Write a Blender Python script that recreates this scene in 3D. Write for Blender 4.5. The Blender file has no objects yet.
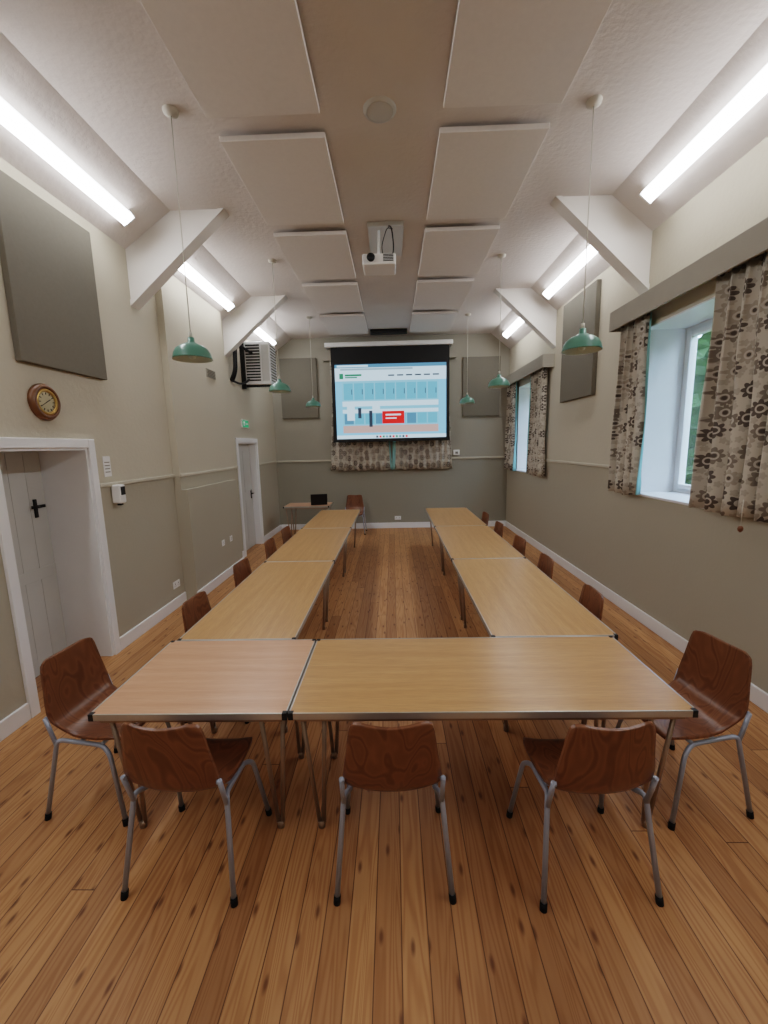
import bpy, bmesh, math, random
from mathutils import Vector, Matrix
random.seed(4)
S=bpy.context.scene
S.view_settings.view_transform='Filmic'
S.view_settings.look='Medium High Contrast'
S.view_settings.exposure=0.9
# ---------------------------------------------------------------- helpers
def lin(r,g,b):
    f=lambda v:(v/255/12.92) if v<=10.3 else ((v/255+.055)/1.055)**2.4
    return (f(r),f(g),f(b),1)
class NT:
    def __init__(s,name):
        s.m=bpy.data.materials.new(name); s.m.use_nodes=True
        s.t=s.m.node_tree; s.bsdf=s.t.nodes['Principled BSDF']; s.out=s.t.nodes['Material Output']
    def n(s,typ,**kw):
        x=s.t.nodes.new(typ)
        for k,v in kw.items(): setattr(x,k,v)
        return x
    def link(s,a,b): s.t.links.new(a,b)
    def setin(s,sock,v):
        if isinstance(v,bpy.types.NodeSocket): s.link(v,sock)
        else: sock.default_value=v
    def math(s,op,a,b=0.0,c=0.0,clamp=False):
        x=s.n('ShaderNodeMath',operation=op); x.use_clamp=clamp
        for i,v in enumerate((a,b,c)): s.setin(x.inputs[i],v)
        return x.outputs[0]
    def mix(s,f,a,b,blend='MIX'):
        x=s.n('ShaderNodeMix',data_type='RGBA',blend_type=blend)
        s.setin(x.inputs[0],f); s.setin(x.inputs[6],a); s.setin(x.inputs[7],b)
        return x.outputs[2]
    def coord(s,kind='Object'):
        return s.n('ShaderNodeTexCoord').outputs[kind]
    def mapping(s,v,scale=(1,1,1),loc=(0,0,0),rot=(0,0,0)):
        x=s.n('ShaderNodeMapping'); s.link(v,x.inputs[0]); x.inputs[1].default_value=loc; x.inputs[2].default_value=rot; x.inputs[3].default_value=scale
        return x.outputs[0]
    def noise(s,v,scale,detail=3,rough=.5,dist=0):
        x=s.n('ShaderNodeTexNoise'); s.link(v,x.inputs['Vector']); x.inputs['Scale'].default_value=scale
        x.inputs['Detail'].default_value=detail; x.inputs['Roughness'].default_value=rough; x.inputs['Distortion'].default_value=dist
        return x.outputs[0]
    def ramp(s,f,stops):
        x=s.n('ShaderNodeValToRGB'); s.link(f,x.inputs[0]); e=x.color_ramp.elements
        while len(e)<len(stops): e.new(.5)
        for i,(p,c) in enumerate(stops): e[i].position=p; e[i].color=c
        return x.outputs[0]
    def base(s,c,rough=.5,metal=0,spec=.5):
        s.setin(s.bsdf.inputs['Base Color'],c); s.setin(s.bsdf.inputs['Roughness'],rough); s.bsdf.inputs['Metallic'].default_value=metal
        s.bsdf.inputs['Specular IOR Level'].default_value=spec
    def bump(s,h,strength=.2,dist=.01):
        x=s.n('ShaderNodeBump'); s.link(h,x.inputs['Height']); x.inputs['Strength'].default_value=strength; x.inputs['Distance'].default_value=dist
        s.link(x.outputs[0],s.bsdf.inputs['Normal'])
def simple(name,rgb,rough=.5,metal=0,spec=.5,var=.06,nscale=8,bump=0,bd=.004):
    t=NT(name); co=t.coord(); nz=t.noise(co,nscale,3)
    a=lin(*[min(255,v*(1+var)) for v in rgb]); b=lin(*[v*(1-var) for v in rgb])
    t.base(t.mix(nz,b,a),rough,metal,spec)
    if bump: t.bump(t.noise(co,nscale*12,3),bump,bd)
    return t.m
def emis(name,rgb,strength=1.0):
    t=NT(name); t.base(lin(0,0,0),.6); t.bsdf.inputs['Emission Color'].default_value=lin(*rgb); t.bsdf.inputs['Emission Strength'].default_value=strength
    return t.m
def paint2(name,up,low,split=1.6):
    t=NT(name); g=t.n('ShaderNodeNewGeometry').outputs['Position']; sp=t.n('ShaderNodeSeparateXYZ'); t.link(g,sp.inputs[0])
    f=t.math('GREATER_THAN',sp.outputs[2],split)
    nz=t.noise(g,1.3,4); c=t.mix(f,lin(*low),lin(*up))
    c=t.mix(t.math('MULTIPLY',nz,.10),c,lin(140,134,118))
    t.base(c,.75,0,.25); t.bump(t.noise(g,25,4,.6),.3,.008)
    return t.m
class B:
    """accumulates geometry for one object"""
    def __init__(s): s.bm=bmesh.new(); s.mats=[]
    def mi(s,m):
        if m not in s.mats: s.mats.append(m)
        return s.mats.index(m)
    def box(s,x0,x1,y0,y1,z0,z1,m,bev=0,M=None):
        k=s.mi(m); P=[(x,y,z) for x in(x0,x1) for y in(y0,y1) for z in(z0,z1)]
        if M: P=[M@Vector(p) for p in P]
        v=[s.bm.verts.new(p) for p in P]; fs=[]
        for q in((0,1,3,2),(4,6,7,5),(0,4,5,1),(2,3,7,6),(0,2,6,4),(1,5,7,3)):
            f=s.bm.faces.new([v[i] for i in q]); f.material_index=k; fs.append(f)
        if bev:
            es=list({e for f in fs for e in f.edges})
            r=bmesh.ops.bevel(s.bm,geom=es,offset=bev,segments=2,affect='EDGES',profile=.5)
            for f in r['faces']: f.material_index=k
        return s
    def prism(s,pts,axis,a,b,m):
        k=s.mi(m)
        def mk(p,t):
            if axis=='y': return (p[0],t,p[1])
            if axis=='x': return (t,p[0],p[1])
            return (p[0],p[1],t)
        A=[s.bm.verts.new(mk(p,a)) for p in pts]; C=[s.bm.verts.new(mk(p,b)) for p in pts]; n=len(pts)
        for f in [A[::-1],C]+[[A[i],A[(i+1)%n],C[(i+1)%n],C[i]] for i in range(n)]:
            q=s.bm.faces.new(f); q.material_index=k
        return s
    def tube(s,pts,r,m,seg=10,fillet=0,M=None,cap=True):
        k=s.mi(m); P=[Vector(p) for p in pts]
        if fillet:
            Q=[P[0]]
            for i in range(1,len(P)-1):
                a,b,c=P[i-1],P[i],P[i+1]; d1=(a-b);d2=(c-b); f=min(fillet,d1.length*.45,d2.length*.45)
                p1=b+d1.normalized()*f; p2=b+d2.normalized()*f
                for j in range(6):
                    t=j/5; Q.append((1-t)**2*p1+2*t*(1-t)*b+t*t*p2)
            Q.append(P[-1]); P=Q
        rings=[]; up=None
        for i,p in enumerate(P):
            d=(P[min(i+1,len(P)-1)]-P[max(i-1,0)]).normalized()
            if up is None:
                up=Vector((0,0,1)) if abs(d.z)<.9 else Vector((0,1,0))
            sx=d.cross(up).normalized(); up=sx.cross(d).normalized()
            rr=r if not callable(r) else r(i/(len(P)-1))
            ring=[]
            for j in range(seg):
                a=2*math.pi*j/seg; q=p+(sx*math.cos(a)+up*math.sin(a))*rr
                if M: q=M@q
                ring.append(s.bm.verts.new(q))
            rings.append(ring)
        for i in range(len(rings)-1):
            for j in range(seg):
                f=s.bm.faces.new([rings[i][j],rings[i][(j+1)%seg],rings[i+1][(j+1)%seg],rings[i+1][j]]); f.material_index=k; f.smooth=True
        if cap:
            for q in(rings[0][::-1],rings[-1]):
                f=s.bm.faces.new(q); f.material_index=k
        return s
    def lathe(s,prof,m,c=(0,0,0),seg=32,M=None,mats=None):
        rings=[]; C=Vector(c)
        for (r,z) in prof:
            ring=[]
            for j in range(seg):
                a=2*math.pi*j/seg; q=Vector((r*math.cos(a),r*math.sin(a),z))
                if M: q=M@q
                ring.append(s.bm.verts.new(q+C))
            rings.append(ring)
        for i in range(len(rings)-1):
            k=s.mi(mats[i] if mats else m)
            for j in range(seg):
                f=s.bm.faces.new([rings[i][j],rings[i][(j+1)%seg],rings[i+1][(j+1)%seg],rings[i+1][j]]); f.material_index=k; f.smooth=True
        return s
    def obj(s,name,loc=(0,0,0),rot=0,normals=True):
        if normals: bmesh.ops.recalc_face_normals(s.bm,faces=s.bm.faces)
        me=bpy.data.meshes.new(name); s.bm.to_mesh(me); s.bm.free()
        for m in s.mats: me.materials.append(m)
        o=bpy.data.objects.new(name,me); S.collection.objects.link(o); o.location=loc; o.rotation_euler=(0,0,rot); return o
def inst(o,name,loc,rot=0):
    q=bpy.data.objects.new(name,o.data); S.collection.objects.link(q); q.location=loc; q.rotation_euler=(0,0,rot)
    return q
# ---------------------------------------------------------------- constants
XL,XR,YE,YB,ZC,ZW=-2.69,2.61,9.64,-2.2,4.29,3.95
SL=2.19
# ---------------------------------------------------------------- materials
M_wall=paint2('wall_paint_two_tone',(200,192,174),(180,173,156))
M_end=paint2('end_wall_paint',(160,155,142),(148,144,131))
M_ceil=simple('ceiling_plaster',(216,208,202),.85,0,.2,.03,2,.5,.009)
M_white=simple('white_gloss_paint',(238,239,240),.35,0,.5,.02,3)
M_brace=simple('white_brace_paint',(230,226,220),.6,0,.3,.02,3)
M_dado=simple('dado_rail_paint',(194,187,170),.6,0,.3,.03,5)
M_panel_w=simple('acoustic_fabric_light',(224,217,211),.9,0,.1,.02,30,.3)
M_panel_g=simple('acoustic_fabric_grey',(120,115,104),.95,0,.1,.03,40,.3)
M_alu=simple('aluminium_edge',(190,188,182),.35,.7,.5,.03,5)
M_black=simple('black_plastic',(24,24,25),.5,0,.4,.1,10)
M_rubber=simple('black_rubber',(18,18,18),.8,0,.3,.1,10)
M_steel=simple('bronze_grey_steel',(160,142,126),.35,.6,.5,.05,8)
M_chairtube=simple('grey_enamelled_steel',(160,168,184),.35,.25,.5,.04,8)
M_pelmet=simple('pelmet_paint',(160,154,142),.8,0,.2,.03,6)
M_plastic=simple('white_plastic',(236,236,234),.4,0,.5,.02,5)
M_door=simple('door_grey_paint',(200,199,194),.45,0,.4,.03,4)
M_green=simple('green_enamel',(84,130,114),.3,0,.5,.03,6)
M_greeni=simple('white_enamel_inside',(200,216,208),.4,0,.4,.02,6)
M_cord=simple('white_flex',(205,200,188),.6,0,.3,.02,6)
M_tube=emis('fluorescent_diffuser',(248,250,255),14.5)
M_tubes=emis('fluorescent_diffuser_side',(248,250,255),6.0)
M_teal=simple('teal_lining',(140,190,190),.8,0,.2,.04,10)
M_grass=simple('lawn',(80,100,50),.9,0,.1,.3,3)
M_leaf=simple('hedge_leaves',(50,68,40),.9,0,.1,.5,5)

def mat_floor():
    t=NT('pine_floorboards'); g=t.coord('Object'); sp=t.n('ShaderNodeSeparateXYZ'); t.link(g,sp.inputs[0]); X,Y=sp.outputs[0],sp.outputs[1]
    W=.104
    px=t.math('DIVIDE',X,W); idx=t.math('FLOOR',px); fx=t.math('SUBTRACT',px,idx)
    wn=t.n('ShaderNodeTexWhiteNoise',noise_dimensions='1D'); t.link(idx,wn.inputs['W']); r=wn.outputs['Value']
    py=t.math('DIVIDE',t.math('ADD',Y,t.math('MULTIPLY',r,9.0)),5.2); iy=t.math('FLOOR',py); fy=t.math('SUBTRACT',py,iy)
    cid=t.math('ADD',t.math('MULTIPLY',idx,7.31),t.math('MULTIPLY',iy,3.77))
    wn2=t.n('ShaderNodeTexWhiteNoise',noise_dimensions='1D'); t.link(cid,wn2.inputs['W']); r2=wn2.outputs['Value']
    cb=t.n('ShaderNodeCombineXYZ'); t.link(X,cb.inputs[0]); t.link(t.math('ADD',Y,t.math('MULTIPLY',cid,1.7)),cb.inputs[1]); t.link(cid,cb.inputs[2])
    v=cb.outputs[0]
    d=t.noise(t.mapping(v,(9,.55,1)),1.0,2,.5,.3)
    ringv=t.math('MULTIPLY_ADD',t.math('SINE',t.math('MULTIPLY',d,95.0)),.5,.5)
    fine=t.noise(t.mapping(v,(160,4,1)),1.0,3,.6)
    c=t.ramp(ringv,[(0,lin(204,154,106)),(.55,lin(197,146,98)),(1,lin(180,128,82))])
    c=t.mix(t.math('MULTIPLY',fine,.32),c,lin(160,112,72))
    tone=t.ramp(r2,[(0,lin(214,204,196)),(.5,lin(238,232,226)),(1,lin(255,252,248))])
    c=t.mix(1.0,c,tone,'MULTIPLY')
    w=t.noise(g,.9,4,.6); c=t.mix(t.math('MULTIPLY',t.ramp(w,[(.38,(0,0,0,1)),(.72,(1,1,1,1))]),.35),c,lin(140,104,76))
    vo=t.n('ShaderNodeTexVoronoi',voronoi_dimensions='2D'); t.link(t.mapping(v,(8,2.6,1)),vo.inputs['Vector']); vo.inputs['Scale'].default_value=1.0
    kn=t.ramp(vo.outputs['Distance'],[(.03,(1,1,1,1)),(.10,(0,0,0,1))])
    c=t.mix(t.math('MULTIPLY',kn,.75),c,lin(88,50,30))
    e=t.math('MINIMUM',fx,t.math('SUBTRACT',1.0,fx)); gx=t.math('LESS_THAN',e,.022)
    ey=t.math('MINIMUM',fy,t.math('SUBTRACT',1.0,fy)); gy=t.math('LESS_THAN',ey,.0005)
    gap=t.math('MAXIMUM',gx,gy)
    c=t.mix(t.math('MULTIPLY',gap,.8),c,lin(76,50,32))
    t.base(c,t.math('ADD',.40,t.math('MULTIPLY',fine,.2)),0,.4)
    t.bump(t.math('SUBTRACT',t.math('MULTIPLY',fine,.15),gap),.35,.003)
    return t.m
M_floor=mat_floor()
def mat_oak(name,a,b,cc,fleck=.5):
    t=NT(name); g=t.coord('Object')
    n1=t.noise(t.mapping(g,(1.2,22,22)),1.0,5,.6,.4); n2=t.noise(t.mapping(g,(10,170,60)),1.0,3,.6)
    c=t.ramp(n1,[(.3,lin(*a)),(.55,lin(*b)),(.75,lin(*cc))])
    c=t.mix(t.math('MULTIPLY',t.ramp(n2,[(.45,(0,0,0,1)),(.7,(1,1,1,1))]),fleck),c,lin(*[v*.82 for v in a]))
    t.base(c,.3,0,.45); return t.m
M_oak=mat_oak('oak_laminate',(182,136,86),(192,146,96),(200,156,106),.4)
M_beech=mat_oak('beech_laminate',(198,148,114),(206,157,124),(212,166,134),.25)
def mat_veneer():
    t=NT('rosewood_plywood'); g=t.n('ShaderNodeTexCoord'); oi=t.n('ShaderNodeObjectInfo')
    ad=t.n('ShaderNodeVectorMath',operation='ADD'); t.link(g.outputs['Object'],ad.inputs[0])
    cb=t.n('ShaderNodeCombineXYZ')
    for i in range(3): t.link(t.math('MULTIPLY',oi.outputs['Random'],7.0+i),cb.inputs[i])
    t.link(cb.outputs[0],ad.inputs[1]); v=ad.outputs[0]
    d=t.noise(t.mapping(v,(5.5,3.5,2.2)),1.0,2,.45,.3)
    w=t.math('MULTIPLY_ADD',t.math('SINE',t.math('MULTIPLY',d,60.0)),.5,.5)
    f=t.noise(t.mapping(v,(150,8,8)),1.0,3)
    c=t.ramp(w,[(0,lin(116,74,48)),(.7,lin(130,84,56)),(1,lin(100,61,39))])
    c=t.mix(t.math('MULTIPLY',f,.4),c,lin(106,65,42)); t.base(c,.32,0,.45); return t.m
M_ven=mat_veneer()
def mat_curtain(name):
    t=NT(name); g=t.coord('Object'); sp=t.n('ShaderNodeSeparateXYZ'); t.link(g,sp.inputs[0])
    A=sp.outputs[0]; Z=sp.outputs[2]
    def layer(scale,off,petals,rad):
        cb=t.n('ShaderNodeCombineXYZ'); t.link(t.math('MULTIPLY_ADD',A,scale*1.25,off),cb.inputs[0]); t.link(t.math('MULTIPLY_ADD',Z,scale,off*1.7),cb.inputs[1])
        vo=t.n('ShaderNodeTexVoronoi',voronoi_dimensions='2D'); t.link(cb.outputs[0],vo.inputs['Vector']); vo.inputs['Scale'].default_value=1; vo.inputs['Randomness'].default_value=.7
        df=t.n('ShaderNodeVectorMath',operation='SUBTRACT'); t.link(cb.outputs[0],df.inputs[0]); t.link(vo.outputs['Position'],df.inputs[1])
        s2=t.n('ShaderNodeSeparateXYZ'); t.link(df.outputs[0],s2.inputs[0])
        ang=t.math('ARCTAN2',s2.outputs[1],s2.outputs[0]); d=vo.outputs['Distance']
        pet=t.math('ABSOLUTE',t.math('COSINE',t.math('MULTIPLY',ang,petals/2))); R=t.math('MULTIPLY_ADD',pet,rad*.35,rad*.6)
        inside=t.math('LESS_THAN',d,R); core=t.math('LESS_THAN',d,rad*.2); ring=t.math('LESS_THAN',t.math('ABSOLUTE',t.math('SUBTRACT',d,rad*.36)),rad*.08)
        s3=t.n('ShaderNodeSeparateColor'); t.link(vo.outputs['Color'],s3.inputs[0])
        return inside,core,ring,s3.outputs[0]
    base=lin(198,191,178)
    i1,c1,r1,k1=layer(6.6,.3,8.0,.46)
    i2,c2,r2,k2=layer(13,3.1,5.0,.36)
    col=t.mix(t.math('MULTIPLY',i2,.6),base,lin(162,153,140))
    fc=t.ramp(k1,[(0,lin(100,92,86)),(.35,lin(132,123,113)),(.7,lin(168,159,146))])
    fc.node.color_ramp.interpolation='CONSTANT'
    col=t.mix(i1,col,fc); col=t.mix(r1,col,lin(198,191,180)); col=t.mix(c1,col,lin(92,84,78))
    t.base(col,.9,0,.1); t.bump(t.noise(g,300,2),.15,.002); return t.m
M_cur=mat_curtain('floral_curtain_fabric')
def mat_glass():
    t=NT('window_glass'); tr=t.n('ShaderNodeBsdfTransparent'); gl=t.n('ShaderNodeBsdfGlossy'); gl.inputs['Roughness'].default_value=.02
    mx=t.n('ShaderNodeMixShader'); mx.inputs[0].default_value=.07; t.link(tr.outputs[0],mx.inputs[1]); t.link(gl.outputs[0],mx.inputs[2]); t.link(mx.outputs[0],t.out.inputs[0]); return t.m
M_glass=mat_glass()
# ---------------------------------------------------------------- room shell
B().box(XL-.6,XR+.6,YB-.2,YE+.2,-.12,0,M_floor).obj('floor')
b=B()
b.box(-SL,SL,YB,YE,ZC,ZC+.12,M_ceil)
b.prism([(-SL,ZC),(XL,ZW),(XL-.25,ZW),(XL-.25,ZC+.12),(-SL,ZC+.12)],'y',YB,YE,M_ceil)
b.prism([(SL,ZC),(XR,ZW),(XR+.25,ZW),(XR+.25,ZC+.12),(SL,ZC+.12)],'y',YB,YE,M_ceil)
b.obj('ceiling')
B().box(XL-.6,XR+.6,YE,YE+.2,0,ZC+.12,M_end).obj('wall_end')
B().box(XL-.6,XR+.6,YB-.2,YB,0,ZC+.12,M_wall).obj('wall_back')
def wall_with_holes(name,x0,x1,holes,mat,ztop):
    b=B(); y=YB
    for (a,c,z0,z1) in holes:
        b.box(x0,x1,y,a,0,ztop,mat)
        if z0>0: b.box(x0,x1,a,c,0,z0,mat)
        b.box(x0,x1,a,c,z1,ztop,mat); y=c
    b.box(x0,x1,y,YE,0,ztop,mat); return b
W1=(3.3,4.58,1.33,3.04); W2=(7.55,8.9,1.33,3.04)
wall_with_holes('r',XR,XR+.52,[W1,W2],M_wall,ZW).obj('wall_right')
D1=(2.79,3.65,0,1.95); D2=(7.25,8.22,0,2.03)
b=wall_with_holes('l',XL-.5,XL,[D1,D2],M_wall,ZW)
b.box(XL,XL+.08,5.05,6.75,0,ZW+.04,M_wall)
b.box(XL+.08,XL+.16,5.05,6.68,0,1.43,M_wall)
b.obj('wall_left')
def skirt(name,segs):
    b=B()
    for (x0,x1,y0,y1) in segs: b.box(x0,x1,y0,y1,0,.13,M_white,.006)
    return b.obj(name)
skirt('baseboard_right',[(XR-.022,XR,YB,YE-.022)])
skirt('baseboard_end',[(XL+.022,XR,YE-.022,YE)])
skirt('baseboard_back',[(XL,XR,YB,YB+.02)])
skirt('baseboard_left',[(XL,XL+.022,YB,2.71),(XL,XL+.022,3.73,5.04),(XL+.16,XL+.182,5.03,6.70),(XL,XL+.022,6.76,7.16),(XL,XL+.022,8.31,YE-.022)])
def dado(name,segs):
    b=B()
    for (x0,x1,y0,y1) in segs:
        b.box(x0,x1,y0,y1,1.585,1.625,M_dado,.008)
    return b.obj(name)
dado('trim_1',[(XR-.022,XR,YB,3.3),(XR-.022,XR,4.58,7.55),(XR-.022,XR,8.9,YE-.022)])
dado('trim_2',[(XL+.022,XR-.022,YE-.022,YE)])
dado('trim_3',[(XL,XL+.022,YB,2.71),(XL,XL+.022,3.73,5.05),(XL+.08,XL+.102,5.05,6.75),(XL,XL+.022,6.75,7.16),(XL,XL+.022,8.31,YE-.022)])
# braces
for sgn,xw in((-1,XL),(1,XR)):
    for y in(2.2,4.62,7.05):
        b=B(); w=xw-sgn*.001; xt=sgn*1.70
        b.prism([(sgn*SL,ZC-.001),(xt,ZC-.001),(w,3.46),(w,ZW-.001)],'y',y-.06,y+.06,M_brace)
        b.prism([(xt,ZC-.001),(w,3.46),(w,3.40),(xt-sgn*.06,ZC-.001)],'y',y-.075,y+.075,M_brace)
        b.obj('ceiling_brace')
# doors
def architrave(b,y0,y1,zt,x=XL,w=.075,t=.025):
    b.box(x,x+t,y0-w,y0,0,zt+w,M_white,.004); b.box(x,x+t,y1,y1+w,0,zt+w,M_white,.004); b.box(x,x+t,y0,y1,zt,zt+w,M_white,.004)
b=B(); architrave(b,D1[0],D1[1],D1[3])
b.box(XL-.42,XL+.002,D1[1]-.02,D1[1],0,D1[3],M_white); b.box(XL-.42,XL+.002,D1[0],D1[0]+.02,0,D1[3],M_white); b.box(XL-.42,XL+.002,D1[0]+.02,D1[1]-.02,D1[3]-.02,D1[3],M_white)
b.obj('trim_4')
b=B(); dx=XL-.42
b.box(dx-.04,dx,D1[0]+.02,D1[1]-.02,0.005,D1[3]-.02,M_door)
for i in range(5):
    y=D1[0]+.03+i*.16
    b.box(dx,dx+.004,y+.002,y+.158,.01,D1[3]-.03,M_door,.0015)
b.box(dx+.004,dx+.014,D1[0]+.03,D1[1]-.03,.82,.92,M_door,.003)
b.box(dx+.004,dx+.018,3.49,3.52,1.36,1.52,M_black,.003); b.tube([(dx+.018,3.505,1.46),(dx+.05,3.505,1.46),(dx+.05,3.43,1.46)],.006,M_black); b.box(dx+.004,dx+.02,3.47,3.60,1.44,1.465,M_black)
b.obj('door_1')
b=B(); architrave(b,D2[0],D2[1],D2[3])
b.box(XL-.2,XL+.002,D2[1]-.02,D2[1],0,D2[3],M_white); b.box(XL-.2,XL+.002,D2[0],D2[0]+.02,0,D2[3],M_white); b.box(XL-.2,XL+.002,D2[0]+.02,D2[1]-.02,D2[3]-.02,D2[3],M_white)
b.obj('trim_5')
b=B(); dx=XL-.12
b.box(dx-.04,dx,D2[0]+.02,D2[1]-.02,.005,D2[3]-.02,M_door)
for (z0,z1) in((.15,.95),(1.1,1.88)):
    for (y0,y1) in((D2[0]+.12,D2[0]+.44),(D2[0]+.54,D2[1]-.12)):
        b.box(dx,dx+.008,y0,y1,z0,z1,M_door,.004)
b.box(dx,dx+.012,8.09,8.13,.95,1.12,M_black); b.tube([(dx+.01,8.11,1.05),(dx+.06,8.11,1.05),(dx+.06,8.0,1.05)],.009,M_black)
b.obj('door_2')
# windows
def window(name,W):
    y0,y1,z0,z1=W; b=B(); x=XR+.42; t=.06
    R=(x,x+.09)
    b.box(*R,y0,y0+t,z0,z1,M_white,.004); b.box(*R,y1-t,y1,z0,z1,M_white,.004)
    b.box(*R,y0+t,y1-t,z0,z0+t,M_white,.004); b.box(*R,y0+t,y1-t,z1-t,z1,M_white,.004)
    ym=(y0+y1)/2; b.box(*R,ym-.035,ym+.035,z0+t,z1-t,M_white,.004)
    for a,c in((y0+t,ym-.035),(ym+.035,y1-t)):
        q=(x-.02,x+.04); s=.055
        b.box(*q,a+.005,a+s,z0+t+.005,z1-t-.005,M_white,.005); b.box(*q,c-s,c-.005,z0+t+.005,z1-t-.005,M_white,.005)
        b.box(*q,a+s,c-s,z0+t+.005,z0+t+s,M_white,.005); b.box(*q,a+s,c-s,z1-t-s,z1-t-.005,M_white,.005)
        b.box(x+.005,x+.013,a+s,c-s,z0+t+s,z1-t-s,M_glass)
        b.box(x-.045,x-.02,(a+.02),(a+.035),(z0+z1)/2-.07,(z0+z1)/2+.07,M_plastic,.003)
    b.box(XR+.002,x,y0,y0+.012,z0,z1,M_white); b.box(XR+.002,x,y1-.012,y1,z0,z1,M_white); b.box(XR+.002,x,y0,y1,z1-.012,z1,M_white)
    b.box(XR-.02,x,y0+.012,y1-.012,z0,z0+.025,M_white,.004)
    return b.obj(name)
window('window_1',W1); window('window_2',W2)
# ---------------------------------------------------------------- curtains
def curtain(width,height,folds,amp,teal=0,seed=1):
    nx=folds*12; nz=14; b=B(); k=b.mi(M_cur); kt=b.mi(M_teal)
    V=[]
    for j in range(nz+1):
        tz=j/nz; row=[]
        for i in range(nx+1):
            t=i/nx; f=t*folds
            w=math.sin(2*math.pi*f+.8*math.sin(3*tz+t*4))
            a=amp*(.6+.4*tz)*(1+.25*math.sin(5.1*t+seed))
            x=width*(t-.5)*(.94+.10*tz*tz-.04*math.sin(math.pi*(tz))) + .012*math.sin(7*tz+f)+.012*math.sin(4*math.pi*f)
            row.append(b.bm.verts.new((x,-a*w,height*(1-tz)+.01*math.sin(f*2.1)*(tz>.99))))
        V.append(row)
    for j in range(nz):
        for i in range(nx):
            f=b.bm.faces.new([V[j][i],V[j+1][i],V[j+1][i+1],V[j][i+1]]); f.smooth=True
            t=(i+.5)/nx
            f.material_index=kt if (teal and ((teal<0 and t<-teal) or (teal>0 and t>1-teal))) else k
    return b
def put_curtain(name,bld,loc,rot):
    o=bld.obj(name,loc,rot); m=o.modifiers.new('thick','SOLIDIFY'); m.thickness=.006; return o
RH=-math.pi/2
put_curtain('curtain',curtain(.52,1.80,4,.052,.06,1),(XR-.085,4.60,1.34),RH)
put_curtain('curtain',curtain(.92,1.80,6,.055,0,2),(XR-.085,3.07,1.34),RH)
put_curtain('curtain',curtain(.62,1.80,5,.045,.07,3),(XR-.085,9.12,1.34),RH)
put_curtain('curtain',curtain(.80,1.80,6,.045,-.05,4),(XR-.085,7.52,1.34),RH)
for a,c in((2.55,4.93),(7.0,9.50)):
    b=B(); b.box(XR-.19,XR-.17,a,c,3.10,3.30,M_pelmet,.003); b.box(XR-.17,XR-.001,a,a+.02,3.10,3.28,M_pelmet); b.box(XR-.17,XR-.001,c-.02,c,3.10,3.28,M_pelmet); b.box(XR-.17,XR-.001,a,c,3.28,3.30,M_pelmet)
    b.tube([(XR-.085,a+.03,3.16),(XR-.085,c-.03,3.16)],.012,M_plastic)
    b.obj('curtain_pelmet')
b=B(); b.tube([(0,0,.22),(0,0,.03)],.003,M_cord,6); b.lathe([(0,.035),(.012,.03),(.018,.015),(.016,0),(.006,-.012),(0,-.014)],M_ven,seg=14)
b.obj('curtain_pull_cord',(XR-.15,2.96,1.26))
put_curtain('curtain',curtain(1.36,2.45,10,.03,.03,5),(-.72,YE-.075,1.37),0)
put_curtain('curtain',curtain(1.34,2.45,10,.03,-.05,6),(.66,YE-.075,1.37),0)
b=B(); b.box(-1.5,1.42,YE-.14,YE-.12,3.78,3.95,M_pelmet); b.box(-1.5,-1.48,YE-.12,YE-.001,3.78,3.95,M_pelmet); b.box(1.40,1.42,YE-.12,YE-.001,3.78,3.95,M_pelmet); b.box(-1.5,1.42,YE-.12,YE-.001,3.94,3.95,M_pelmet)
b.obj('curtain_pelmet')
# ---------------------------------------------------------------- acoustic panels
for (x0,x1) in((-1.27,-.468),(.395,1.212)):
    for k in range(-3,4):
        y0=3.535+k*1.452
        b=B(); b.box(x0,x1,y0,y0+1.224,4.215,4.255,M_panel_w,.004)
        for (px,py) in((x0+.1,y0+.1),(x1-.1,y0+.1),(x0+.1,y0+1.12),(x1-.1,y0+1.12)): b.tube([(px,py,4.25),(px,py,4.29)],.01,M_alu,8)
        b.obj('acoustic_ceiling_panel')
B().box(XL+.001,XL+.05,3.06,3.97,2.57,3.83,M_panel_g,.006).obj('acoustic_wall_panel')
B().box(XR-.06,XR-.001,5.56,6.58,2.50,3.88,M_panel_g,.006).obj('acoustic_wall_panel')
B().box(-2.48,-1.66,YE-.05,YE-.001,2.57,3.87,M_panel_g,.006).obj('acoustic_wall_panel')
B().box(1.58,2.40,YE-.05,YE-.001,2.53,3.80,M_panel_g,.006).obj('acoustic_wall_panel')
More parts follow.
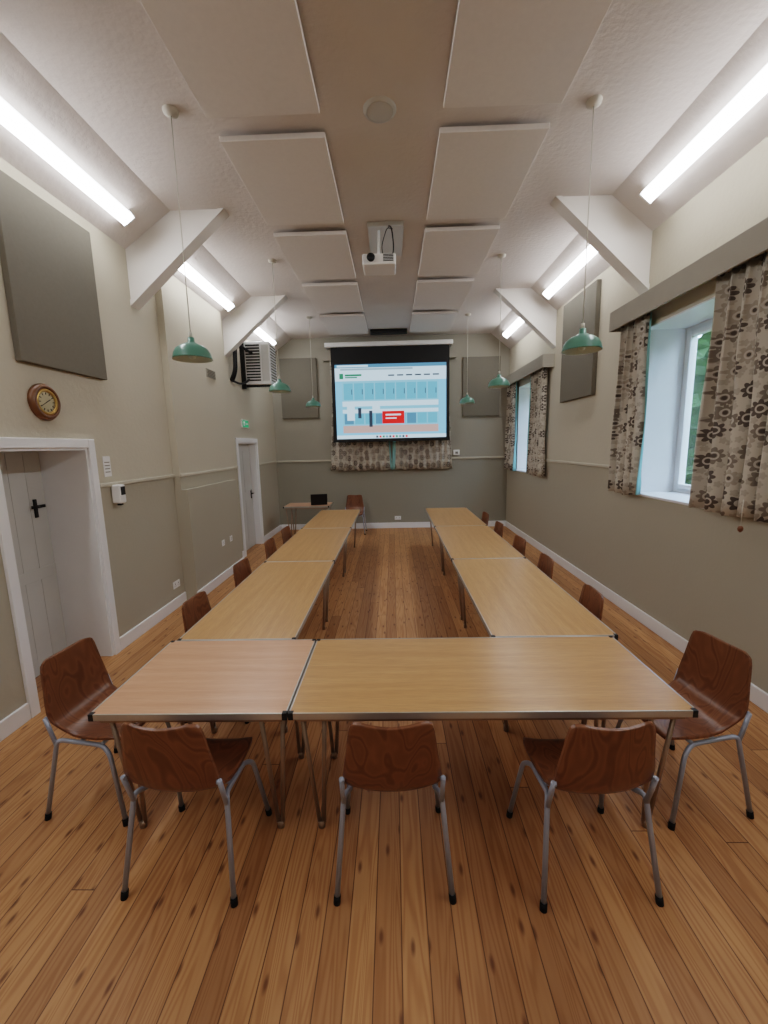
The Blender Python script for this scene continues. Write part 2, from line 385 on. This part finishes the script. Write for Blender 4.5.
# ---------------------------------------------------------------- fluorescent battens
def batten(name,sgn,y0,y1):
    xw=XL if sgn<0 else XR
    A=Vector((sgn*SL,0,ZC)); C=Vector((xw,0,ZW)); d=(C-A).normalized(); n=Vector((-d.z,0,d.x))
    if n.z>0: n=-n
    c=A+(C-A)*(.56 if sgn<0 else .46)
    Mx=Matrix(((d.x,0,n.x,c.x),(0,1,0,0),(d.z,0,n.z,c.z),(0,0,0,1)))
    b=B(); b.box(-.05,.05,y0,y1,.0015,.04,M_plastic,.004,M=Mx)
    pts=[(-.064,.04),(.064,.04),(.060,.068),(.034,.084),(-.034,.084),(-.060,.068)]
    k=b.mi(M_tube); ks=b.mi(M_tubes)
    P0=[b.bm.verts.new(Mx@Vector((p[0],y0+.02,p[1]))) for p in pts]; P1=[b.bm.verts.new(Mx@Vector((p[0],y1-.02,p[1]))) for p in pts]
    fs=[P0[::-1],P1]+[[P0[i],P0[(i+1)%6],P1[(i+1)%6],P1[i]] for i in range(6)]
    for i,q in enumerate(fs):
        f=b.bm.faces.new(q); f.material_index=k if i in(4,5,6) else ks
    b.box(-.067,.067,y0,y0+.02,.0015,.088,M_plastic,.003,M=Mx); b.box(-.067,.067,y1-.02,y1,.0015,.088,M_plastic,.003,M=Mx)
    return b.obj(name)
for sgn in(-1,1):
    for (a,c) in((-2.0,-.4),(.35,1.95),(2.6,4.24),(5.05,6.74),(7.6,9.05)):  # spans behind and above the camera are unseen battens, added for lighting
        batten('fluorescent_batten_light',sgn,a,c)
# ---------------------------------------------------------------- pendants
def pendant(x,y,zb):
    b=B()
    prof=[(.0,.160),(.024,.160),(.026,.128),(.038,.122),(.052,.112),(.085,.100),(.118,.076),(.136,.042),(.143,.010),(.146,0),(.142,.002),(.130,.040),(.112,.070),(.08,.092),(.04,.104),(.0,.106)]
    mats=[M_green]*9+[M_greeni]*6
    b.lathe(prof,None,(0,0,zb),32,mats=mats)
    b.tube([(0,0,zb+.16),(0,0,zb+.20)],.014,M_cord,10); b.tube([(0,0,zb+.19),(0,0,ZC-.02)],.004,M_cord,8)
    b.lathe([(0,-.035),(.02,-.034),(.05,-.02),(.055,0)],M_cord,(0,0,ZC),20)
    b.lathe([(0,-.01),(.022,0),(.03,.025),(.022,.05),(.015,.095)],M_greeni,(0,0,zb+.01),16)
    return b.obj('green_pendant_lamp',(x,y,0))
for x,y,z in((-1.53,3.33,2.60),(-1.50,5.75,2.66),(-1.50,8.14,2.68),(1.47,3.40,2.60),(1.44,5.82,2.66),(1.44,8.24,2.68)): pendant(x,y,z)
# ---------------------------------------------------------------- ceiling bits
b=B(); b.lathe([(0,-.012),(.09,-.014),(.115,-.010),(.12,0)],M_door,(0,0,0),36); b.lathe([(.092,-.016),(.098,-.016),(.098,-.012)],M_alu,seg=36); b.obj('ceiling_speaker',(-.05,3.40,ZC))
PX=-.10;PZ=-.045
b=B(); b.box(-.23,.16,4.90,5.62,ZC-.05,ZC-.001,M_door,.004)
b.tube([(-.11,5.0,ZC-.03),(-.11,4.95,4.1),(-.11,4.6,3.82)],.014,M_plastic,10,.05)
b.obj('projector_mount')
b=B(); b.box(PX-.165,PX+.165,4.42,4.70,3.715+PZ,3.82+PZ,M_plastic,.015)
b.lathe([(.0,.0),(.035,.0),(.04,.02),(.0,.02)],M_black,(PX-.08,4.415,3.775+PZ),20,M=Matrix.Rotation(math.pi/2,4,'X'))
for i in range(5): b.box(PX+.04,PX+.14,4.415,4.421,3.745+PZ+i*.014,3.752+PZ+i*.014,M_black)
b.box(PX-.06,PX+.06,4.5,4.62,3.82+PZ,3.85+PZ,M_plastic,.004)
b.tube([(.02,4.66,3.77),(.05,4.72,3.95),(.03,4.68,4.12),(.0,4.8,4.20),(.0,4.92,4.238)],.007,M_black,8,.06)
b.tube([(-.05,4.66,3.77),(-.08,4.75,3.98),(-.02,4.72,4.14),(.04,4.95,4.235)],.005,M_black,8,.06)
b.obj('ceiling_projector')
B().box(-.42,.34,9.05,9.17,4.20,4.288,M_black,.008).obj('infrared_heater_bar')
# ---------------------------------------------------------------- projection screen
SY=9.36
b=B()
b.box(-1.42,1.32,SY-.06,SY+.05,4.02,4.11,M_plastic,.012)
b.box(-1.42,-1.38,SY+.05,YE-.001,4.04,4.08,M_plastic); b.box(1.28,1.32,SY+.05,YE-.001,4.04,4.08,M_plastic)
b.box(-1.30,1.25,SY-.004,SY+.004,2.04,4.04,M_black)
b.box(-1.31,1.26,SY-.014,SY+.014,2.01,2.04,M_black,.004)
x0,x1,z0,z1=-1.225,1.18,2.08,3.66; W=x1-x0; H=z1-z0
def q(u0,u1,v0,v1,m,l):
    b.box(x0+W*u0,x0+W*u1,SY-.006-l*.002,SY-.004,z1-H*v1,z1-H*v0,m)
E=lambda n,c,s=.56: emis('screen_'+n,c,s)
eb=E('page',(140,200,240)); ew=E('white',(205,232,250)); ec=E('cupboard',(140,196,226)); ed=E('line',(88,140,175)); er=E('red',(232,40,34)); eg=E('green',(50,130,96)); ek=E('dark',(46,60,76)); ey=E('grey',(150,176,192)); et=E('teal',(112,180,212)); eo=E('floorpic',(190,165,160))
q(0,1,0,1,eb,1); q(0,1,0,.045,ed,2); q(.02,.3,.01,.035,ew,3); q(0,1,.045,.09,ew,2); q(.05,.7,.055,.078,ey,3)
q(0,1,.09,.22,ew,2); q(.04,.075,.12,.19,eg,3); q(.09,.24,.13,.155,eg,3); q(.09,.20,.165,.18,eg,3)
for i in range(6): q(.48+i*.08,.535+i*.08,.145,.162,ek,3)
q(.06,.93,.22,.92,ec,2)
for i in range(9):
    q(.075+i*.095,.158+i*.095,.25,.47,et,3); q(.145+i*.095,.151+i*.095,.33,.40,ek,4)
q(.06,.93,.49,.56,ew,3)
for i in range(9): q(.075+i*.095,.158+i*.095,.66,.80,ed if i%3==0 else et,3)
q(.06,.93,.60,.65,ew,3); q(.06,.93,.82,.92,eo,3)
q(.42,.62,.63,.80,er,5); q(.45,.59,.67,.69,ew,6); q(.45,.55,.72,.735,ew,6)
q(.10,.17,.56,.75,ew,4); q(.2,.23,.58,.72,ek,4); q(.30,.33,.62,.84,ek,4); q(.33,.40,.55,.64,ew,4)
q(0,1,.95,1,ew,3)
for i in range(10): q(.36+i*.03,.378+i*.03,.962,.99,(ek,er,eg,ed)[i%4],4)
b.obj('projection_screen')
# ---------------------------------------------------------------- folding tables
def table(L,D,mat,name,loc,rot=0):
    b=B(); H=.72; x=L/2; y=D/2
    b.box(-x+.006,x-.006,-y+.006,y-.006,H-.024,H,mat,.002)
    for (a,c,d,e) in((-x,x,-y,-y+.007),(-x,x,y-.007,y),(-x,-x+.007,-y+.007,y-.007),(x-.007,x,-y+.007,y-.007)): b.box(a,c,d,e,H-.03,H+.0015,M_alu,.001)
    for sx in(-1,1):
        for sy in(-1,1):
            b.box(min(sx*x,sx*(x-.022))-.0015*(sx<0),max(sx*x,sx*(x-.022))+.0015*(sx>0),min(sy*y,sy*(y-.022))-.0015*(sy<0),max(sy*y,sy*(y-.022))+.0015*(sy>0),H-.032,H+.0025,M_black,.002)
            fx,fy=sx*(x-.10),sy*(y-.13)
            b.tube([(sx*(x-.04),sy*(y-.08),H-.04),(fx+sx*.01,fy,.03)],.011,M_steel,10)
            b.tube([(sx*(x-.15),sy*(y-.08),H-.04),(fx-sx*.012,fy,.03)],.011,M_steel,10)
            b.tube([(fx,fy,0),(fx,fy,.04)],.017,M_steel,10)
            b.tube([(sx*(x-.15),sy*(y-.08),H-.04),(sx*(x-.42),sy*(y-.12),H-.05)],.007,M_steel,8)
        b.tube([(sx*(x-.05),-(y-.06),H-.042),(sx*(x-.05),(y-.06),H-.042)],.012,M_steel,10)
        b.tube([(sx*(x-.15),-(y-.06),H-.042),(sx*(x-.15),(y-.06),H-.042)],.012,M_steel,10)
    for sy in(-1,1): b.box(-x+.03,x-.03,sy*(y-.04)-.01,sy*(y-.04)+.01,H-.06,H-.025,M_steel)
    return b.obj(name,loc,rot)
Y0=1.711; WD=.738
table(.915,WD,M_beech,'folding_table',(-.502-.4595,Y0+WD/2,0))
table(1.826,WD,M_oak,'folding_table',(-.498+.915,Y0+WD/2,0))
for k in range(3):
    yc=Y0+WD+.004+1.81*(k+.5)
    table(1.803,.75,M_oak,'folding_table',(-1.013,yc,0),math.pi/2)
    table(1.803,.775,M_oak,'folding_table',(.985,yc,0),math.pi/2)
table(.95,.6,M_beech,'folding_table',(-1.80,8.72,0))
# ---------------------------------------------------------------- laptop
b=B(); b.box(-.17,.17,-.12,.12,0,.018,M_black,.004); b.box(-.15,.15,-.09,.05,.018,.020,M_rubber)
Ml=Matrix.Translation((0,-.12,.018))@Matrix.Rotation(math.radians(18),4,'X'); b.box(-.17,.17,-.008,0,0,.23,M_black,.003,M=Ml); b.box(-.155,.155,0,.0015,.015,.215,ek,M=Ml)
b.obj('laptop',(-1.58,8.70,.7235),math.radians(12))
# ---------------------------------------------------------------- chairs
def chair_mesh():
    b=B(); k=b.mi(M_ven)
    prof=[(-.236,.828,.150),(-.234,.818,.163),(-.230,.79,.172),(-.224,.74,.179),(-.216,.68,.187),(-.208,.62,.197),(-.199,.57,.203),(-.184,.525,.200),(-.160,.49,.192),(-.12,.463,.190),(-.06,.447,.190),(.0,.440,.194),(.07,.440,.198),(.13,.446,.200),(.18,.448,.196),(.212,.440,.184),(.226,.428,.160)]
    n=len(prof); nx=18; T=.012
    grid=[]
    for i,(y,z,hw) in enumerate(prof):
        y0,z0,_=prof[max(i-1,0)]; y1,z1,_=prof[min(i+1,n-1)]
        t=Vector((0,y1-y0,z1-z0)).normalized(); nn=Vector((0,-t.z,t.y))
        if nn.y<0 and i<8: nn=-nn
        if i>=8 and nn.z<0: nn=-nn
        cup=.030 if i<7 else (.028 if i<10 else .014)
        A=[];C=[]
        for j in range(nx+1):
            s=(j/nx)*2-1; off=cup*abs(s)**2.2
            p=Vector((s*hw,y,z))+nn*off
            if i<3: p.z+=.008*abs(s)-.010*max(0,abs(s)-.8)/.2
            A.append(b.bm.verts.new(p)); C.append(b.bm.verts.new(p-nn*T))
        grid.append((A,C))
    def f(vs,sm=True):
        q_=b.bm.faces.new(vs); q_.material_index=k; q_.smooth=sm
    for i in range(n-1):
        for j in range(nx):
            for s in(0,1):
                a=grid[i][s];c=grid[i+1][s]; f([a[j],a[j+1],c[j+1],c[j]])
        for j in(0,nx): f([grid[i][0][j],grid[i][1][j],grid[i+1][1][j],grid[i+1][0][j]],False)
    for i in(0,n-1):
        for j in range(nx): f([grid[i][0][j],grid[i][0][j+1],grid[i][1][j+1],grid[i][1][j]],False)
    for s in(-1,1):
        b.tube([(s*.245,-.222,.012),(s*.208,-.135,.44),(s*.185,-.08,.418),(s*.185,.10,.405),(s*.205,.15,.37),(s*.24,.222,.012)],.0115,M_chairtube,10,.05)
        b.tube([(s*.2095,-.142,.41),(s*.2095,-.168,.50),(s*.2095,-.185,.56)],.0105,M_chairtube,10)
        for fy in(-.222,.222):
            fx=s*.2455 if fy<0 else s*.2405
            b.tube([(fx,fy*1.0,0),(fx-s*.003,fy*.975,.035)],.015,M_rubber,10)
        b.tube([(s*.2095,-.184,.555),(s*.198,-.188,.555)],.009,M_chairtube,8)
    b.tube([(-.185,-.03,.416),(.185,-.03,.416)],.010,M_chairtube,8); b.tube([(-.185,.09,.408),(.185,.09,.408)],.010,M_chairtube,8)
    return b
ch=chair_mesh().obj('stacking_chair',(-.94,1.705,0),math.radians(-3))
R_=math.radians
inst(ch,'stacking_chair',(-.03,1.705,0),R_(1))
inst(ch,'stacking_chair',(.82,1.69,0),R_(3))
inst(ch,'stacking_chair',(-1.615,2.11,0),R_(-95))
inst(ch,'stacking_chair',(1.53,2.10,0),R_(99))
for y in(2.90,3.85,4.80,5.55): inst(ch,'stacking_chair',(-1.275,y,0),R_(-90+random.uniform(-4,4)))
for y in(2.96,3.88,4.70,5.65,6.5): inst(ch,'stacking_chair',(1.235,y,0),R_(90+random.uniform(-4,4)))
inst(ch,'stacking_chair',(-.88,9.12,0),R_(180))
# ---------------------------------------------------------------- wall items
M_clock=simple('clock_walnut',(110,72,42),.35,0,.5,.15,20); M_brass=simple('brass',(190,150,86),.3,.8,.5,.05,10); M_face=simple('clock_face',(196,182,146),.4,.2,.4,.03,10)
b=B(); Mx=Matrix.Rotation(math.pi/2,4,'Y')
def L(prof,m,seg=40): b.lathe(prof,m,(0,0,0),seg,M=Mx)
L([(.138,.001),(.14,.02),(.125,.04),(.104,.045),(.100,.032)],M_clock); L([(.102,.034),(.094,.044),(.076,.034)],M_brass); L([(.078,.03),(.03,.031),(0,.031)],M_face)
for i in range(12):
    a=i*math.pi/6; c=Vector((.033,.064*math.sin(a),.064*math.cos(a))); b.box(-.001,.001,-.003,.003,-.008,.008,M_black,M=Matrix.Translation(c)@Matrix.Rotation(-a,4,'X'))
b.box(.033,.035,-.003,.003,-.01,.04,M_black,M=Matrix.Rotation(R_(-60),4,'X')); b.box(.035,.037,-.002,.002,-.01,.06,M_black,M=Matrix.Rotation(R_(120),4,'X'))
b.obj('wall_clock',(XL,3.25,2.30))
b=B(); b.box(XL+.001,XL+.006,3.83,3.93,1.68,1.87,M_plastic,.002)
for i in range(4): b.box(XL+.006,XL+.0065,3.845,3.915,1.72+i*.03,1.728+i*.03,M_panel_g)
b.obj('wall_notice')
b=B(); b.box(XL+.001,XL+.09,3.89,3.98,1.42,1.60,M_plastic,.015); b.box(XL+.088,XL+.096,3.905,3.965,1.50,1.58,M_black,.003); b.box(XL+.03,XL+.07,3.92,3.95,1.40,1.42,M_black); b.obj('hand_sanitiser_dispenser')
b=B(); xv=XL+.08; b.box(xv+.001,xv+.012,6.05,6.35,2.93,3.05,M_pelmet,.002)
for i in range(5): b.box(xv+.012,xv+.016,6.07,6.33,2.942+i*.021,2.951+i*.021,M_panel_g)
b.obj('air_vent')
b=B(); eg2=emis('exit_green',(30,140,90),.6); b.box(XL+.001,XL+.03,7.50,7.82,2.29,2.43,M_plastic,.003); b.box(XL+.03,XL+.032,7.51,7.81,2.30,2.42,eg2); b.box(XL+.032,XL+.033,7.54,7.62,2.32,2.40,M_plastic); b.box(XL+.032,XL+.033,7.66,7.78,2.345,2.375,M_plastic); b.obj('fire_exit_sign')
def socket(M,w=.146):
    b=B(); b.box(-w/2,w/2,-.012,-.001,-.043,.043,M_plastic,.004)
    for s in(-1,1):
        if w>.1 or s>0:
            cx=s*w/4 if w>.1 else 0
            b.box(cx-.004,cx+.004,-.013,-.012,.0,.02,M_black); b.box(cx-.018,cx-.010,-.013,-.012,-.02,-.012,M_black); b.box(cx+.010,cx+.018,-.013,-.012,-.02,-.012,M_black)
    o=b.obj('wall_socket'); o.matrix_world=M; return o
TL=lambda x,y,z:Matrix.Translation((x,y,z))@Matrix.Rotation(math.pi/2,4,'Z')
socket(TL(XL,4.86,.29)); socket(TL(XL+.16,5.95,.55),.086); socket(TL(XL+.16,6.25,.55),.086)
socket(Matrix.Translation((.09,YE,.24)))
b=B(); b.box(1.38,1.52,YE-.04,YE-.001,1.67,1.79,M_plastic,.008); b.box(1.42,1.48,YE-.043,YE-.04,1.70,1.75,M_panel_g); b.obj('thermostat')
# heater
b=B(); hx=XL
b.box(hx+.06,hx+.52,7.75,8.15,3.06,3.80,M_plastic,.012)
for i in range(13):
    z=3.12+i*.05; b.box(hx+.09,hx+.34,7.738,7.75,z,z+.025,M_black)
    b.box(hx+.52,hx+.53,7.79,8.11,z,z+.02,M_panel_g)
b.box(hx+.37,hx+.50,7.742,7.75,3.12,3.74,M_door)
b.box(hx+.001,hx+.07,7.7,7.74,2.98,3.86,M_black); b.box(hx+.001,hx+.5,7.80,7.84,3.02,3.058,M_black)
for s in(0,1): b.tube([(hx+.02,7.15+.08*s,3.05),(hx+.10,7.12+.08*s,3.2),(hx+.12,7.1+.08*s,3.5),(hx+.08,7.3+.05*s,3.72),(hx+.10,7.6,3.66),(hx+.2,7.76,3.6)],.022,M_black,10,.12)
b.tube([(hx+.02,7.15,3.05),(hx+.12,7.3,3.0),(hx+.15,7.55,3.08),(hx+.12,7.76,3.15)],.018,M_black,10,.1)
b.obj('fan_heater')
# ---------------------------------------------------------------- outside
b=B(); b.box(XR+.6,30,-20,30,-.3,-.2,M_grass); b.obj('lawn')
bm=bmesh.new(); bmesh.ops.create_grid(bm,x_segments=90,y_segments=30,size=1)
for v in bm.verts:
    x,y=v.co.x,v.co.y; v.co=Vector((9+.4*math.sin(x*40+y*9)+random.uniform(-.35,.35),8+x*18,2.4+y*2.45+(.5*math.sin(x*15) if y>.9 else 0)+random.uniform(-.1,.1)))
me=bpy.data.meshes.new('hedge'); bm.to_mesh(me); bm.free(); me.materials.append(M_leaf); ho=bpy.data.objects.new('garden_hedge',me); S.collection.objects.link(ho)
w=bpy.data.worlds.new('overcast_sky'); S.world=w; w.use_nodes=True; bg=w.node_tree.nodes['Background']; bg.inputs[0].default_value=(.52,.72,1.0,1); bg.inputs[1].default_value=5.0
# ---------------------------------------------------------------- camera
th,ps,ro=[math.radians(v) for v in(8.985,1.380,-1.266)]
F=Vector((-math.sin(ps)*math.cos(th),math.cos(ps)*math.cos(th),-math.sin(th))); R=Vector((math.cos(ps),math.sin(ps),0)); U=R.cross(F)
R2=R*math.cos(ro)+U*math.sin(ro); U2=-R*math.sin(ro)+U*math.cos(ro)
cam=bpy.data.cameras.new('camera'); co=bpy.data.objects.new('camera',cam); S.collection.objects.link(co)
co.matrix_world=Matrix(((R2.x,U2.x,-F.x,0),(R2.y,U2.y,-F.y,0),(R2.z,U2.z,-F.z,1.908),(0,0,0,1)))
cam.sensor_fit='VERTICAL'; cam.sensor_height=36; cam.sensor_width=36; cam.lens=416.663/1024*36; cam.clip_start=.05
S.camera=co
